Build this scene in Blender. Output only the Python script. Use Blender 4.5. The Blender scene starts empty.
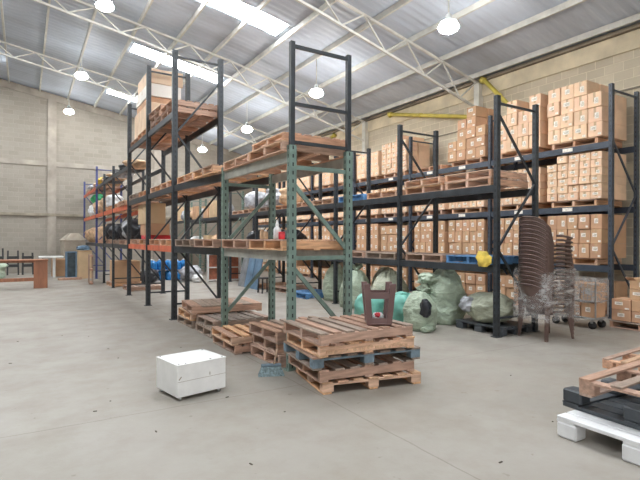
import bpy, math, random
from mathutils import Vector, noise
R = math.radians
rnd = random.Random(7)
SC = bpy.context.scene
COL = SC.collection

# ------------------------------------------------------------------ camera, world, light, exposure
cam_d = bpy.data.cameras.new('camera'); cam = bpy.data.objects.new('camera', cam_d); COL.objects.link(cam)
cam_d.sensor_width = 36; cam_d.lens = 27.0; cam_d.clip_end = 200
cam.location = (0, 0, 1.55); cam.rotation_euler = (R(90), R(-0.2), R(-31.66)); SC.camera = cam

W = bpy.data.worlds.new('daylight'); SC.world = W; W.use_nodes = True
wb = W.node_tree.nodes['Background']; wb.inputs[0].default_value = (1, 0.98, 0.96, 1); wb.inputs[1].default_value = 1.7

SKYLIGHT = 28.0       # strength of the daylight coming through the translucent roof sheets
LAMP = 40.0
SC.view_settings.view_transform = 'Standard'; SC.view_settings.look = 'None'
SC.view_settings.exposure = 0.4; SC.view_settings.gamma = 1; SC.view_settings.use_curve_mapping = False

# ------------------------------------------------------------------ materials
def lin(c):
    o = []
    for v in c:
        v /= 255
        o.append(v/12.92 if v <= .04045 else ((v+.055)/1.055)**2.4)
    return (*o, 1)

class NT:
    def __init__(s, name):
        s.m = bpy.data.materials.new(name); s.m.use_nodes = True; s.t = s.m.node_tree
        s.b = s.t.nodes['Principled BSDF']; s.out = s.t.nodes['Material Output']
    def n(s, kind, **kw):
        x = s.t.nodes.new(kind)
        for k, v in kw.items():
            if k.startswith('i_'):
                x.inputs[int(k[2:])].default_value = v
            else: setattr(x, k, v)
        return x
    def l(s, a, b): s.t.links.new(a, b)
    def coords(s, scale=(1, 1, 1), swiz=None):
        tc = s.n('ShaderNodeTexCoord'); o = tc.outputs['Object']
        if swiz:
            sp = s.n('ShaderNodeSeparateXYZ'); s.l(o, sp.inputs[0]); cb = s.n('ShaderNodeCombineXYZ')
            for i, a in enumerate(swiz):
                s.l(sp.outputs['XYZ'.index(a)], cb.inputs[i])
            o = cb.outputs[0]
        mp = s.n('ShaderNodeMapping'); mp.inputs['Scale'].default_value = scale; s.l(o, mp.inputs[0])
        return mp.outputs[0]
    def noise(s, vec, scale, detail=4, rough=.55):
        x = s.n('ShaderNodeTexNoise'); x.inputs['Scale'].default_value = scale; x.inputs['Detail'].default_value = detail
        x.inputs['Roughness'].default_value = rough; s.l(vec, x.inputs['Vector']); return x.outputs['Fac']
    def ramp(s, f, stops):
        x = s.n('ShaderNodeValToRGB'); e = x.color_ramp.elements
        while len(e) < len(stops): e.new(.5)
        for el, (p, c) in zip(e, stops): el.position = p; el.color = c
        s.l(f, x.inputs[0]); return x.outputs[0]
    def mix(s, f, a, b, mode='MIX'):
        x = s.n('ShaderNodeMix', data_type='RGBA', blend_type=mode)
        for sock, v in ((x.inputs[0], f), (x.inputs[6], a), (x.inputs[7], b)):
            if hasattr(v, 'is_linked'): s.l(v, sock)
            else: sock.default_value = v
        return x.outputs[2]
    def math(s, op, a, b=0.0):
        x = s.n('ShaderNodeMath', operation=op)
        for sock, v in ((x.inputs[0], a), (x.inputs[1], b)):
            if hasattr(v, 'is_linked'): s.l(v, sock)
            else: sock.default_value = v
        return x.outputs[0]
    def bump(s, h, strength=.3, dist=.01):
        x = s.n('ShaderNodeBump'); x.inputs['Strength'].default_value = strength; x.inputs['Distance'].default_value = dist
        s.l(h, x.inputs['Height']); s.l(x.outputs[0], s.b.inputs['Normal'])

def plain(name, c, rough=.6, metal=0, scale=6, amt=.18, stretch=(1, 1, 1), rand=0.0, bump=0.0, holes=False, dist=.01):
    """noise-mottled colour with an optional per-object shift"""
    k = NT(name); v = k.coords(stretch); f = k.noise(v, scale)
    a = lin([x*(1-amt) for x in c]); b = lin([min(255, x*(1+amt*.7)) for x in c])
    col = k.ramp(f, [(.3, a), (.7, b)])
    if rand:
        oi = k.n('ShaderNodeObjectInfo'); hs = k.n('ShaderNodeHueSaturation')
        mr = k.n('ShaderNodeMapRange'); mr.inputs[3].default_value = 1-rand; mr.inputs[4].default_value = 1+rand
        k.l(oi.outputs['Random'], mr.inputs[0]); k.l(mr.outputs[0], hs.inputs['Value']); k.l(col, hs.inputs['Color'])
        mr2 = k.n('ShaderNodeMapRange'); mr2.inputs[3].default_value = .5-.008; mr2.inputs[4].default_value = .5+.004
        k.l(k.math('FRACT', k.math('MULTIPLY', oi.outputs['Random'], 7.31)), mr2.inputs[0]); k.l(mr2.outputs[0], hs.inputs['Hue'])
        col = hs.outputs[0]
    if holes:   # the row of punched slots of a rack upright
        tc = k.n('ShaderNodeTexCoord'); sp = k.n('ShaderNodeSeparateXYZ'); k.l(tc.outputs['Object'], sp.inputs[0])
        fz = k.math('ABSOLUTE', k.math('SUBTRACT', k.math('FRACT', k.math('DIVIDE', sp.outputs[2], .1)), .5))
        zz = k.math('LESS_THAN', fz, .22)
        ax = k.math('LESS_THAN', k.math('ABSOLUTE', sp.outputs[0]), .009); ay = k.math('LESS_THAN', k.math('ABSOLUTE', sp.outputs[1]), .009)
        msk = k.math('MULTIPLY', zz, k.math('MAXIMUM', ax, ay))
        col = k.mix(msk, col, lin((22, 24, 26)))
    k.l(col, k.b.inputs['Base Color'])
    k.b.inputs['Roughness'].default_value = rough; k.b.inputs['Metallic'].default_value = metal
    if bump: k.bump(f, bump, dist)
    return k.m

def wood(name, c, rand=.16, st=(9, 1.2, 9)):
    k = NT(name); v = k.coords(st); f = k.noise(v, 3.5, 6, .65); g = k.noise(k.coords(), 2.5, 3)
    a = lin([x*.78 for x in c]); b = lin([min(255, x*1.06) for x in c])
    col = k.ramp(f, [(.3, a), (.65, b)])
    col = k.mix(k.math('MULTIPLY', g, .4), col, lin([c[0]*.72, c[1]*.72, c[2]*.74]))
    oi = k.n('ShaderNodeObjectInfo'); hs = k.n('ShaderNodeHueSaturation')
    mr = k.n('ShaderNodeMapRange'); mr.inputs[3].default_value = 1-rand*1.3; mr.inputs[4].default_value = 1+rand
    k.l(oi.outputs['Random'], mr.inputs[0]); k.l(mr.outputs[0], hs.inputs['Value']); k.l(col, hs.inputs['Color'])
    mr2 = k.n('ShaderNodeMapRange'); mr2.inputs[3].default_value = .8; mr2.inputs[4].default_value = 1.12
    k.l(k.math('FRACT', k.math('MULTIPLY', oi.outputs['Random'], 5.7)), mr2.inputs[0]); k.l(mr2.outputs[0], hs.inputs['Saturation'])
    k.l(hs.outputs[0], k.b.inputs['Base Color']); k.b.inputs['Roughness'].default_value = .85
    k.bump(f, .35, .006); return k.m

def block_wall(name, swiz, c1, c2, mo, st_, gr_):
    k = NT(name); v = k.coords((1, 1, 1), swiz)
    br = k.n('ShaderNodeTexBrick'); br.offset = .5
    br.inputs['Color1'].default_value = lin(c1); br.inputs['Color2'].default_value = lin(c2)
    br.inputs['Mortar'].default_value = lin(mo); br.inputs['Scale'].default_value = 1
    br.inputs['Mortar Size'].default_value = .011; br.inputs['Mortar Smooth'].default_value = .3; br.inputs['Bias'].default_value = 0
    br.inputs['Brick Width'].default_value = .41; br.inputs['Row Height'].default_value = .205
    k.l(v, br.inputs['Vector'])
    st = k.noise(v, .5, 5, .6); gr = k.noise(v, 14, 4)
    col = k.mix(k.ramp(st, [(.35, (0, 0, 0, 1)), (.75, (.5, .5, .5, 1))]), br.outputs[0], lin(st_))
    col = k.mix(k.math('MULTIPLY', gr, .35), col, lin(gr_))
    k.l(col, k.b.inputs['Base Color']); k.b.inputs['Roughness'].default_value = .95
    k.bump(k.math('ADD', k.math('MULTIPLY', br.outputs['Fac'], -.8), k.math('MULTIPLY', gr, .5)), .5, .012); return k.m

def floor_mat():
    k = NT('concrete_floor'); v = k.coords()
    big = k.noise(v, .35, 5, .6); mid = k.noise(v, 1.8, 6, .65); fine = k.noise(v, 28, 3, .7)
    col = k.ramp(big, [(.3, lin((142, 136, 127))), (.7, lin((158, 153, 146)))])
    col = k.mix(k.ramp(mid, [(.46, (0, 0, 0, 1)), (.74, (.6, .6, .6, 1))]), col, lin((140, 130, 117)))
    col = k.mix(k.math('MULTIPLY', fine, .22), col, lin((140, 133, 122)))
    sc = k.noise(k.coords((.6, 5, 1)), 1.1, 6, .7)     # long drag marks
    col = k.mix(k.ramp(sc, [(.62, (0, 0, 0, 1)), (.72, (.3, .3, .3, 1))]), col, lin((150, 141, 128)))
    spk = k.noise(v, 9, 2, .5)
    col = k.mix(k.ramp(spk, [(.71, (0, 0, 0, 1)), (.75, (.55, .55, .55, 1))]), col, lin((120, 110, 98)))
    sp = k.n('ShaderNodeSeparateXYZ'); tc = k.n('ShaderNodeTexCoord'); k.l(tc.outputs['Object'], sp.inputs[0])
    wob = k.math('MULTIPLY', k.math('SUBTRACT', k.noise(v, 2.2, 5, .7), .5), .05)
    def line(sock, at, per):
        d = k.math('ADD', k.math('SUBTRACT', sock, at), wob)
        m = k.math('ABSOLUTE', k.math('SUBTRACT', k.math('FRACT', k.math('ADD', k.math('DIVIDE', d, per), .5)), .5))
        return k.math('LESS_THAN', m, .0075/per)
    j = k.math('MAXIMUM', line(sp.outputs[0], 2.52, 5.4), line(sp.outputs[1], 4.48, 5.4))
    col = k.mix(k.math('MULTIPLY', j, .5), col, lin((112, 102, 90)))
    k.l(col, k.b.inputs['Base Color'])
    k.l(k.ramp(mid, [(.3, (.42, .42, .42, 1)), (.7, (.7, .7, .7, 1))]), k.b.inputs['Roughness'])
    k.bump(k.math('ADD', fine, k.math('MULTIPLY', j, -1.5)), .12, .01); return k.m

def glow(name, c, s):
    k = NT(name); k.b.inputs['Base Color'].default_value = c; k.b.inputs['Emission Color'].default_value = c
    k.b.inputs['Emission Strength'].default_value = s; return k.m

def film(name, lo, hi, scale):
    k = NT(name); f = k.noise(k.coords((1, 1, 2.6)), scale, 6, .7)
    k.b.inputs['Base Color'].default_value = lin((214, 212, 210)); k.b.inputs['Roughness'].default_value = .22
    k.l(k.ramp(f, [(.42, (lo, lo, lo, 1)), (.64, (hi, hi, hi, 1))]), k.b.inputs['Alpha']); k.bump(f, .8, .03); return k.m

M = {}
M['floor'] = floor_mat()
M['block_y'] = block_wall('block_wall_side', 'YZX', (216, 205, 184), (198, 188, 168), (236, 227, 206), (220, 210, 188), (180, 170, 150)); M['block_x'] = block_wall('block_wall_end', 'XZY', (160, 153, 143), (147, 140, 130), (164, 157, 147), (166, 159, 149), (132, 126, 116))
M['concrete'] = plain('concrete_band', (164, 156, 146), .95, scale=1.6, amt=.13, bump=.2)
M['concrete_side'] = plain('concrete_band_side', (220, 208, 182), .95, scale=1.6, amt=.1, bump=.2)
M['ledge'] = plain('dark_ledge', (150, 141, 126), .95, scale=1.6)
M['roof'] = plain('roof_sheet', (196, 206, 221), .5, .0, scale=.5, amt=.1, stretch=(.4, 2, 1))
M['steel_white'] = plain('painted_steel', (212, 212, 206), .5, scale=3, amt=.08)
M['navy'] = plain('navy_steel', (62, 70, 82), .45, scale=5, amt=.15)
M['navy_holes'] = plain('navy_upright', (62, 70, 82), .45, scale=5, amt=.15, holes=True)
M['black'] = plain('black_steel', (50, 55, 60), .45, scale=5, amt=.2)
M['black_holes'] = plain('black_upright', (50, 55, 60), .45, scale=5, amt=.2, holes=True)
M['green'] = plain('green_steel', (110, 131, 123), .45, scale=6, amt=.16)
M['green_holes'] = plain('green_upright', (110, 131, 123), .45, scale=6, amt=.16, holes=True)
M['blue_steel'] = plain('blue_steel', (62, 70, 120), .5, scale=5)
M['orange'] = plain('orange_steel', (206, 104, 72), .5, scale=4, amt=.12)
M['grey_beam'] = plain('grey_steel', (158, 158, 150), .4, .0, scale=4, amt=.15)
M['wood'] = wood('pallet_wood', (218, 172, 142)); M['wood_brown'] = wood('pallet_wood_brown', (192, 158, 138))
M['wood_grey'] = wood('pallet_wood_grey', (166, 148, 134)); M['wood_light'] = wood('pallet_wood_light', (222, 180, 144))
for _n, _c in (('wood', (218, 172, 142)), ('wood_brown', (194, 156, 134)), ('wood_grey', (170, 148, 132)), ('wood_light', (224, 178, 142))): M[_n+'_x'] = wood('stringer_'+_n, _c, st=(1.2, 9, 9))
M['blue_wood'] = plain('blue_painted_wood', (84, 128, 172), .8, scale=9, amt=.28); M['slate_wood'] = plain('slate_blue_wood', (112, 130, 142), .8, scale=8, amt=.22)
M['card'] = plain('cardboard', (234, 200, 168), .85, scale=2.2, amt=.07, rand=.09)
M['card_b'] = plain('cardboard_brown', (202, 162, 128), .85, scale=2.2, amt=.07, rand=.09)
M['card_pale'] = plain('cardboard_pale', (226, 198, 170), .8, scale=2, amt=.06)
M['white_box'] = plain('white_carton', (234, 228, 220), .7, scale=2, amt=.04); M['tape'] = plain('packing_tape', (190, 158, 122), .35, scale=8, amt=.08); M['label'] = plain('paper_label', (232, 226, 216), .7, scale=30, amt=.12)
M['ink'] = plain('printed_ink', (140, 126, 112), .8)
M['white_paint'] = plain('white_painted_board', (226, 226, 224), .55, scale=5, amt=.04)
M['white_plastic'] = plain('white_plastic', (222, 223, 224), .45, scale=5, amt=.05); M['black_plastic'] = plain('black_plastic', (66, 71, 76), .5, scale=6, amt=.15)
M['brown_plastic'] = plain('brown_plastic', (98, 78, 72), .3, scale=5, amt=.1); M['stool_plastic'] = plain('plum_brown_plastic', (108, 82, 80), .45, scale=5, amt=.08)
M['sack'] = plain('green_woven_sack', (166, 180, 160), .5, scale=7, amt=.1, bump=1.0, dist=.06, stretch=(1, 1, 2)); M['sack_b'] = plain('olive_woven_sack', (172, 176, 156), .55, scale=7, amt=.1, bump=1.0, dist=.06, stretch=(1, 1, 2))
M['teal'] = plain('teal_sack', (122, 190, 176), .5, scale=4, amt=.12); M['black_bag'] = plain('black_bag', (44, 46, 52), .35, scale=4)
M['grey_bag'] = plain('grey_bag', (168, 170, 176), .4, scale=6, amt=.25); M['white_bag'] = plain('white_bag', (226, 228, 230), .45, scale=6, amt=.1)
M['tan_sack'] = plain('tan_sack', (202, 170, 138), .8, scale=6, amt=.2)
M['yellow_pipe'] = plain('yellow_pipe', (212, 196, 96), .5, scale=3, amt=.08)
M['yellow'] = plain('yellow_cloth', (226, 196, 88), .8); M['red'] = plain('red_plastic', (206, 52, 62), .45); M['teal_green'] = plain('bright_green', (70, 180, 120), .6)
M['desk'] = plain('brown_laminate', (150, 100, 74), .5, scale=2, amt=.12, stretch=(6, 6, 1)); M['cell'] = plain('brown_shelf_cell', (172, 106, 80), .6)
M['tan_board'] = plain('tan_board', (206, 178, 142), .7, scale=2, amt=.06); M['beige_cover'] = plain('beige_cover', (172, 162, 148), .85, scale=3, amt=.1)
M['blue_plastic'] = plain('blue_bottle', (52, 126, 190), .25, scale=6, amt=.15); M['bristle'] = plain('slate_bristle', (118, 136, 140), .8, scale=40, amt=.3)
M['chrome'] = plain('galvanised_wire', (178, 180, 182), .35, .6); M['rubber'] = plain('rubber', (40, 40, 42), .7)
M['film'] = film('stretch_film', .06, .5, 5.5); M['film_box'] = film('stretch_film_box', .12, .6, 9)
M['panel_blue'] = plain('pale_blue_panel', (104, 134, 160), .5, scale=3); M['panel_grey'] = plain('grey_panel', (134, 138, 142), .6, scale=3)
M['glass'] = plain('dark_glass', (64, 78, 86), .12); M['scrap'] = plain('dark_scrap', (80, 70, 60), .9)
M['skylight'] = glow('translucent_sheet', (.93, .97, 1, 1), SKYLIGHT); M['bulb'] = glow('lit_bulb', (1, .99, .95, 1), LAMP)
M['bulb_bright'] = glow('lit_bulb_bright', (1, .98, .93, 1), LAMP*2.5)
M['lamp_grey'] = plain('lamp_metal', (200, 202, 200), .4)
M['frame_dark'] = plain('dark_frame', (52, 52, 54), .6)

# ------------------------------------------------------------------ mesh helpers
class MB:
    def __init__(s): s.v = []; s.f = []; s.m = []; s.sm = []
    def add(s, vs, fs, mi=0, smooth=False):
        o = len(s.v); s.v += [tuple(v) for v in vs]
        for f in fs: s.f.append([i+o for i in f]); s.m.append(mi); s.sm.append(smooth)
        return s
    def box(s, x0, x1, y0, y1, z0, z1, mi=0):
        return s.add([(x, y, z) for z in (z0, z1) for y in (y0, y1) for x in (x0, x1)],
                     [(0, 2, 3, 1), (4, 5, 7, 6), (0, 1, 5, 4), (2, 6, 7, 3), (0, 4, 6, 2), (1, 3, 7, 5)], mi)
    def cbox(s, x0, x1, y0, y1, z0, z1, c, mi=0):
        """box with chamfered edges"""
        X = (x0, x0+c, x1-c, x1); Y = (y0, y0+c, y1-c, y1); Z = (z0, z0+c, z1-c, z1)
        vs = []
        for sx in (0, 1):
            for sy in (0, 1):
                for sz in (0, 1):
                    ex, ix = (X[0], X[1]) if not sx else (X[3], X[2]); ey, iy = (Y[0], Y[1]) if not sy else (Y[3], Y[2]); ez, iz = (Z[0], Z[1]) if not sz else (Z[3], Z[2])
                    vs += [(ex, iy, iz), (ix, ey, iz), (ix, iy, ez)]
        def q(sx, sy, sz, a): return (sx*4+sy*2+sz)*3+a
        fs = [(q(0,0,0,0), q(0,0,1,0), q(0,1,1,0), q(0,1,0,0)), (q(1,0,0,0), q(1,1,0,0), q(1,1,1,0), q(1,0,1,0)),
              (q(0,0,0,1), q(1,0,0,1), q(1,0,1,1), q(0,0,1,1)), (q(0,1,0,1), q(0,1,1,1), q(1,1,1,1), q(1,1,0,1)),
              (q(0,0,0,2), q(0,1,0,2), q(1,1,0,2), q(1,0,0,2)), (q(0,0,1,2), q(1,0,1,2), q(1,1,1,2), q(0,1,1,2))]
        for sy in (0, 1):
            for sz in (0, 1): fs.append((q(0,sy,sz,1), q(1,sy,sz,1), q(1,sy,sz,2), q(0,sy,sz,2)))
        for sx in (0, 1):
            for sz in (0, 1): fs.append((q(sx,0,sz,0), q(sx,1,sz,0), q(sx,1,sz,2), q(sx,0,sz,2)))
            for sy in (0, 1): fs.append((q(sx,sy,0,0), q(sx,sy,1,0), q(sx,sy,1,1), q(sx,sy,0,1)))
        for c8 in range(8): fs.append((c8*3, c8*3+1, c8*3+2))
        return s.add(vs, fs, mi)
    def bar(s, p, q, w, h, mi=0, up=(0, 0, 1)):
        p, q = Vector(p), Vector(q); d = (q-p).normalized(); u = Vector(up)
        if abs(d.dot(u)) > .98: u = Vector((0, 1, 0))
        a = d.cross(u).normalized()*w/2; b = a.cross(d).normalized()*h/2
        vs = [e+sa*a+sb*b for e in (p, q) for sa, sb in ((-1, -1), (1, -1), (1, 1), (-1, 1))]
        return s.add(vs, [(3, 2, 1, 0), (4, 5, 6, 7), (0, 1, 5, 4), (1, 2, 6, 5), (2, 3, 7, 6), (3, 0, 4, 7)], mi)
    def tube(s, pts, r, n=10, mi=0, r2=None):
        pts = [Vector(p) for p in pts]; rings = []; k = len(pts)
        for i, p in enumerate(pts):
            d = (pts[min(i+1, k-1)]-pts[max(i-1, 0)]).normalized(); u = Vector((0, 0, 1)) if abs(d.z) < .9 else Vector((1, 0, 0))
            a = d.cross(u).normalized(); b = a.cross(d); rr = r if r2 is None else r+(r2-r)*i/(k-1)
            rings.append([p+rr*(math.cos(t)*a+math.sin(t)*b) for t in [2*math.pi*j/n for j in range(n)]])
        vs = [v for g in rings for v in g]
        fs = [(i*n+j, i*n+(j+1) % n, (i+1)*n+(j+1) % n, (i+1)*n+j) for i in range(k-1) for j in range(n)]
        fs += [tuple(range(n))[::-1], tuple((k-1)*n+j for j in range(n))]
        return s.add(vs, fs, mi, True)
    def lathe(s, prof, n=16, mi=0, c=(0, 0, 0), fn=None):
        vs = []; k = len(prof)
        for i, (r, z) in enumerate(prof):
            for j in range(n):
                t = 2*math.pi*j/n; v = Vector((c[0]+r*math.cos(t), c[1]+r*math.sin(t), c[2]+z))
                vs.append(fn(v, t, i/(k-1)) if fn else v)
        fs = [(i*n+j, i*n+(j+1) % n, (i+1)*n+(j+1) % n, (i+1)*n+j) for i in range(k-1) for j in range(n)]
        fs += [tuple(range(n))[::-1], tuple((k-1)*n+j for j in range(n))]
        return s.add(vs, fs, mi, True)
    def grid(s, fn, nu, nv, mi=0, th=0.0, smooth=True):
        """a curved sheet fn(u,v); with thickness th along fn's second value"""
        vs = []; 
        for i in range(nu+1):
            for j in range(nv+1): vs.append(fn(i/nu, j/nv))
        w = nv+1; fs = [(i*w+j, (i+1)*w+j, (i+1)*w+j+1, i*w+j+1) for i in range(nu) for j in range(nv)]
        return s.add(vs, fs, mi, smooth)
    def mesh(s, name, mats):
        me = bpy.data.meshes.new(name); me.from_pydata(s.v, [], s.f)
        for m in (mats if isinstance(mats, (list, tuple)) else [mats]): me.materials.append(M[m])
        for i, p in enumerate(me.polygons): p.material_index = s.m[i]; p.use_smooth = s.sm[i]
        me.update(); return me
    def build(s, name, mats, parent=None, loc=(0, 0, 0), rot=(0, 0, 0), solid=0.0):
        o = bpy.data.objects.new(name, s.mesh(name, mats)); COL.objects.link(o); o.parent = parent
        o.location = loc; o.rotation_euler = rot
        if solid:
            md = o.modifiers.new('thickness', 'SOLIDIFY'); md.thickness = solid; md.offset = 0
        return o

def tag(o, label, cat, group=None, kind=None):
    o['label'] = label; o['category'] = cat
    if group: o['group'] = group
    if kind: o['kind'] = kind
    return o
def thing(name, label, cat, loc=(0, 0, 0), rot=(0, 0, 0), group=None):
    o = bpy.data.objects.new(name, None); COL.objects.link(o); o.empty_display_size = .1
    o.location = loc; o.rotation_euler = rot if isinstance(rot, tuple) else (0, 0, rot)
    return tag(o, label, cat, group)
def struct(o): o['kind'] = 'structure'; return o
KIDS = {}
def dup(root, label, loc, rot=0, group=None):
    if root not in KIDS: KIDS[root] = list(root.children)
    r = root.copy(); COL.objects.link(r); r.location = loc; r.rotation_euler = rot if isinstance(rot, tuple) else (0, 0, rot)
    r['label'] = label
    if group: r['group'] = group
    for ch in KIDS[root]:
        c = ch.copy(); COL.objects.link(c); c.parent = r
        for g in ch.children:
            d = g.copy(); COL.objects.link(d); d.parent = c
    return r
ORD = ['first', 'second', 'third', 'fourth', 'fifth', 'sixth', 'seventh', 'eighth', 'ninth', 'tenth', 'eleventh', 'twelfth', 'thirteenth', 'fourteenth', 'fifteenth']

# ------------------------------------------------------------------ the building
XW, XL, YB, YF = 11.3, -13.3, 25.7, -7.0
def roof_h(x):
    P = [(-13.9, 6.15), (-7.7, 7.54), (-5, 8.02), (-1, 8.72), (3, 8.02), (5.7, 7.54), (9.2, 6.74), (11.3, 6.24), (11.9, 6.1)]
    for (a, ha), (b, hb) in zip(P, P[1:]):
        if x <= b: return ha+(hb-ha)*(x-a)/(b-a)
    return P[-1][1]
struct(MB().box(XL-.2, XW+.2, YF-.2, YB+.2, -.2, 0).build('floor', 'floor'))

# corrugated roof with openings where the translucent sheets lie
xs = [-13.9, -11, -7.7, -5, -4.3, -1, 3.1, 5.7, 6.2, 9.2, 11.3, 11.9]
sky_y = [1.5, 6.9, 12.15, 17.2, 22.7]
def strip(y): return any(abs(y-s) < .42 for s in sky_y)
rb = MB(); ys = []; y = YF-.3
while y < YB+.3: ys.append(y); y += .06
for i in range(len(xs)-1):
    inner = (xs[i] >= 3.1-.01 and xs[i+1] <= 6.21) or (xs[i] >= -4.31 and xs[i+1] <= -.99)
    vs = []; fs = []
    for j, yy in enumerate(ys):
        dz = .016 if (j//2) % 2 else 0.0
        vs += [(xs[i], yy, roof_h(xs[i])+.04+dz), (xs[i+1], yy, roof_h(xs[i+1])+.04+dz)]
        if j and not (inner and strip((yy+ys[j-1])/2)): fs.append((2*j-2, 2*j-1, 2*j+1, 2*j))
    rb.add(vs, fs)
struct(rb.build('ceiling', 'roof', solid=.01))
wn = 0
for s in sky_y:
    for pts in ([3.1, 5.7, 6.2], [-4.3, -1.0]):
        wn += 1; m = MB()
        for a, b in zip(pts, pts[1:]):
            ha, hb = roof_h(a)+.055, roof_h(b)+.055
            m.add([(a, s-.42, ha), (b, s-.42, hb), (b, s+.42, hb), (a, s+.42, ha), (a, s-.42, ha+.01), (b, s-.42, hb+.01), (b, s+.42, hb+.01), (a, s+.42, ha+.01)],
                  [(3, 2, 1, 0), (4, 5, 6, 7), (0, 1, 5, 4), (1, 2, 6, 5), (2, 3, 7, 6), (3, 0, 4, 7)])
        struct(m.build('window_%d' % wn, 'skylight'))

struct(MB().box(XW, XW+.2, YF, YB+.2, 0, 6.27).build('wall_right', 'block_y'))
m = MB(); wx = [XL-.2, -7.7, -5, -1, 3, 5.7, 9.2, XW]
for a, b in zip(wx, wx[1:]):
    ha, hb = roof_h(a), roof_h(b)
    m.add([(a, YB, 0), (b, YB, 0), (b, YB, hb), (a, YB, ha), (a, YB+.2, 0), (b, YB+.2, 0), (b, YB+.2, hb), (a, YB+.2, ha)],
          [(0, 1, 2, 3), (7, 6, 5, 4), (3, 2, 6, 7)])
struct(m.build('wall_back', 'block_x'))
struct(MB().box(XL-.2, XL, YF, YB+.2, 0, 6.2).build('wall_left', 'block_y'))
m = MB(); m.box(XL, -6, YF-.2, YF, 0, 7); m.box(5, XW, YF-.2, YF, 0, 6.2); m.box(-6, 5, YF-.2, YF, 5.6, 7.3)   # front wall round the open loading doorway
struct(m.build('wall_front', 'block_x'))
tn = 0
def trim(mb, mat):
    global tn; tn += 1
    return struct(mb.build('trim_%d' % tn, mat))
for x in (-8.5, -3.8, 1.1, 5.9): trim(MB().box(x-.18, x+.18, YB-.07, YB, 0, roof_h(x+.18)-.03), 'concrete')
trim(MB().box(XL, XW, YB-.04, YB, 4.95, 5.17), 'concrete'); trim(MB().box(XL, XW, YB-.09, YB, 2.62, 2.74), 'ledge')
m = MB()
for a, b in zip(wx, wx[1:]):
    a = max(a, XL); ha, hb = roof_h(a), roof_h(b)
    m.add([(a, YB-.05, ha-.34), (b, YB-.05, hb-.34), (b, YB-.05, hb-.02), (a, YB-.05, ha-.02), (a, YB, ha-.34), (b, YB, hb-.34)], [(0, 1, 2, 3), (4, 5, 1, 0)])
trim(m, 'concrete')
trim(MB().box(XW-.05, XW, YF, YB, 5.72, 6.12), 'concrete_side'); trim(MB().box(XW-.04, XW, YF, YB, 3.0, 3.25), 'concrete_side')
trim(MB().box(XW-.02, XW, YF, YB, 4.86, 4.9), 'ledge')
trim(MB().box(XW-.12, XW, YF, YB, 6.14, 6.2), 'ledge')   # eaves gutter, a dark strip standing in for the shadow line there
# purlins along the building
for x in (-12.3, -11.1, -9.9, -8.7, -7.5, -6.3, -5.1, -3.9, -2.8, -1.7, -.6, .6, 1.75, 2.9, 4.05, 5.2, 6.35, 7.5, 8.65, 9.8, 11.0):
    z = roof_h(x); trim(MB().box(x-.028, x+.028, YF, YB, z-.11, z+.03), 'steel_white')

def truss(Y, label):
    t = thing('roof_truss', label, 'truss', (0, Y, 0), 0, 'white steel roof trusses')
    top = lambda x: roof_h(x)-.17
    bot = lambda x: top(x)-.42-.036*max(0, abs(x+1)-3.4)
    n = [-13.2, -10.5, -7.7, -5, -1, 3, 5.7, 9.2, 11.15]
    for nm, f, w in (('top_chord', top, .06), ('bottom_chord', bot, .06)):
        m = MB()
        for a, b in zip(n, n[1:]): m.bar((a, 0, f(a)), (b, 0, f(b)), .055, w)
        m.build(nm, 'steel_white', t)
    N = 18; px = [-13.1+24.2*i/N for i in range(N+1)]
    for i in range(N):
        a, b = px[i], px[i+1]; c = (a+b)/2
        MB().bar((a, 0, top(a)), (c, 0, bot(c)), .035, .035).build('diagonal', 'steel_white', t)
        MB().bar((c, 0, bot(c)), (b, 0, top(b)), .035, .035).build('diagonal', 'steel_white', t)
    for x in (-13.2, 11.2): MB().box(x-.09, x+.09, -.09, .09, 0, top(x)).build('column', 'steel_white', t)
truss(9.44, 'nearest white steel roof truss, over the cartons at upper right')
truss(14.86, 'second white steel roof truss from the camera, crossing above the tall black rack')
truss(20.28, 'farthest white steel roof truss, nearest the back wall')
# yellow pipes on the right wall
def pipe(p, q, label):
    t = thing('drain_pipe', label, 'pipe', p, 0, 'yellow pipes on the right wall')
    d = Vector(q)-Vector(p); MB().tube([(0, 0, 0), d], .06, 12).build('tube', 'yellow_pipe', t)
    MB().tube([Vector((.1, .1, -.02)), Vector((0, .05, .02)), d*.03], .078, 12).build('elbow', 'yellow_pipe', t)
    MB().tube([d*.42, d*.45], .072, 12).build('coupling', 'yellow_pipe', t)
pipe((11.12, 9.2, 6.14), (11.12, 7.95, 4.75), 'steep yellow pipe on the right wall behind the nearest top cartons')
pipe((11.12, 13.3, 6.05), (11.12, 9.7, 5.18), 'long gently sloping yellow pipe on the right wall beside the second truss')
pipe((11.12, 16.9, 5.98), (11.12, 18.6, 5.55), 'farthest yellow pipe on the right wall, seen through the black upright frame')

# ------------------------------------------------------------------ pendant lamps
def lamp(x, y, zb, label):
    t = thing('pendant_lamp', label, 'lamp', (x, y, zb), 0, 'high bay lamps')
    MB().tube([(0, 0, .2), (0, 0, roof_h(x)-zb-.1)], .016, 8).build('rod', 'lamp_grey', t)
    MB().lathe([(.03, .3), (.06, .27), (.075, .17), (.16, .13), (.17, .11), (.16, .11), (.07, .13), (.02, .14)], 20).build('shade', 'lamp_grey', t)
    MB().lathe([(.01, -.1), (.12, -.085), (.19, -.04), (.215, .01), (.19, .06), (.1, .1), (.02, .11)], 18).build('bulb', 'bulb_bright' if x > 5 else 'bulb', t)
lamp(1.7, 13.0, 7.35, 'lit pendant lamp at the upper left edge of the ceiling, nearest of the left row')
lamp(1.69, 18.6, 7.22, 'middle lit pendant lamp of the left row under the ceiling')
lamp(1.7, 24.3, 7.26, 'lit pendant lamp right before the back wall, farthest of the left row')
lamp(7.5, 7.1, 5.97, 'biggest and nearest lit pendant lamp, above the right-hand racks')
lamp(7.5, 12.4, 5.96, 'lit pendant lamp seen inside the empty black upright frame')
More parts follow.
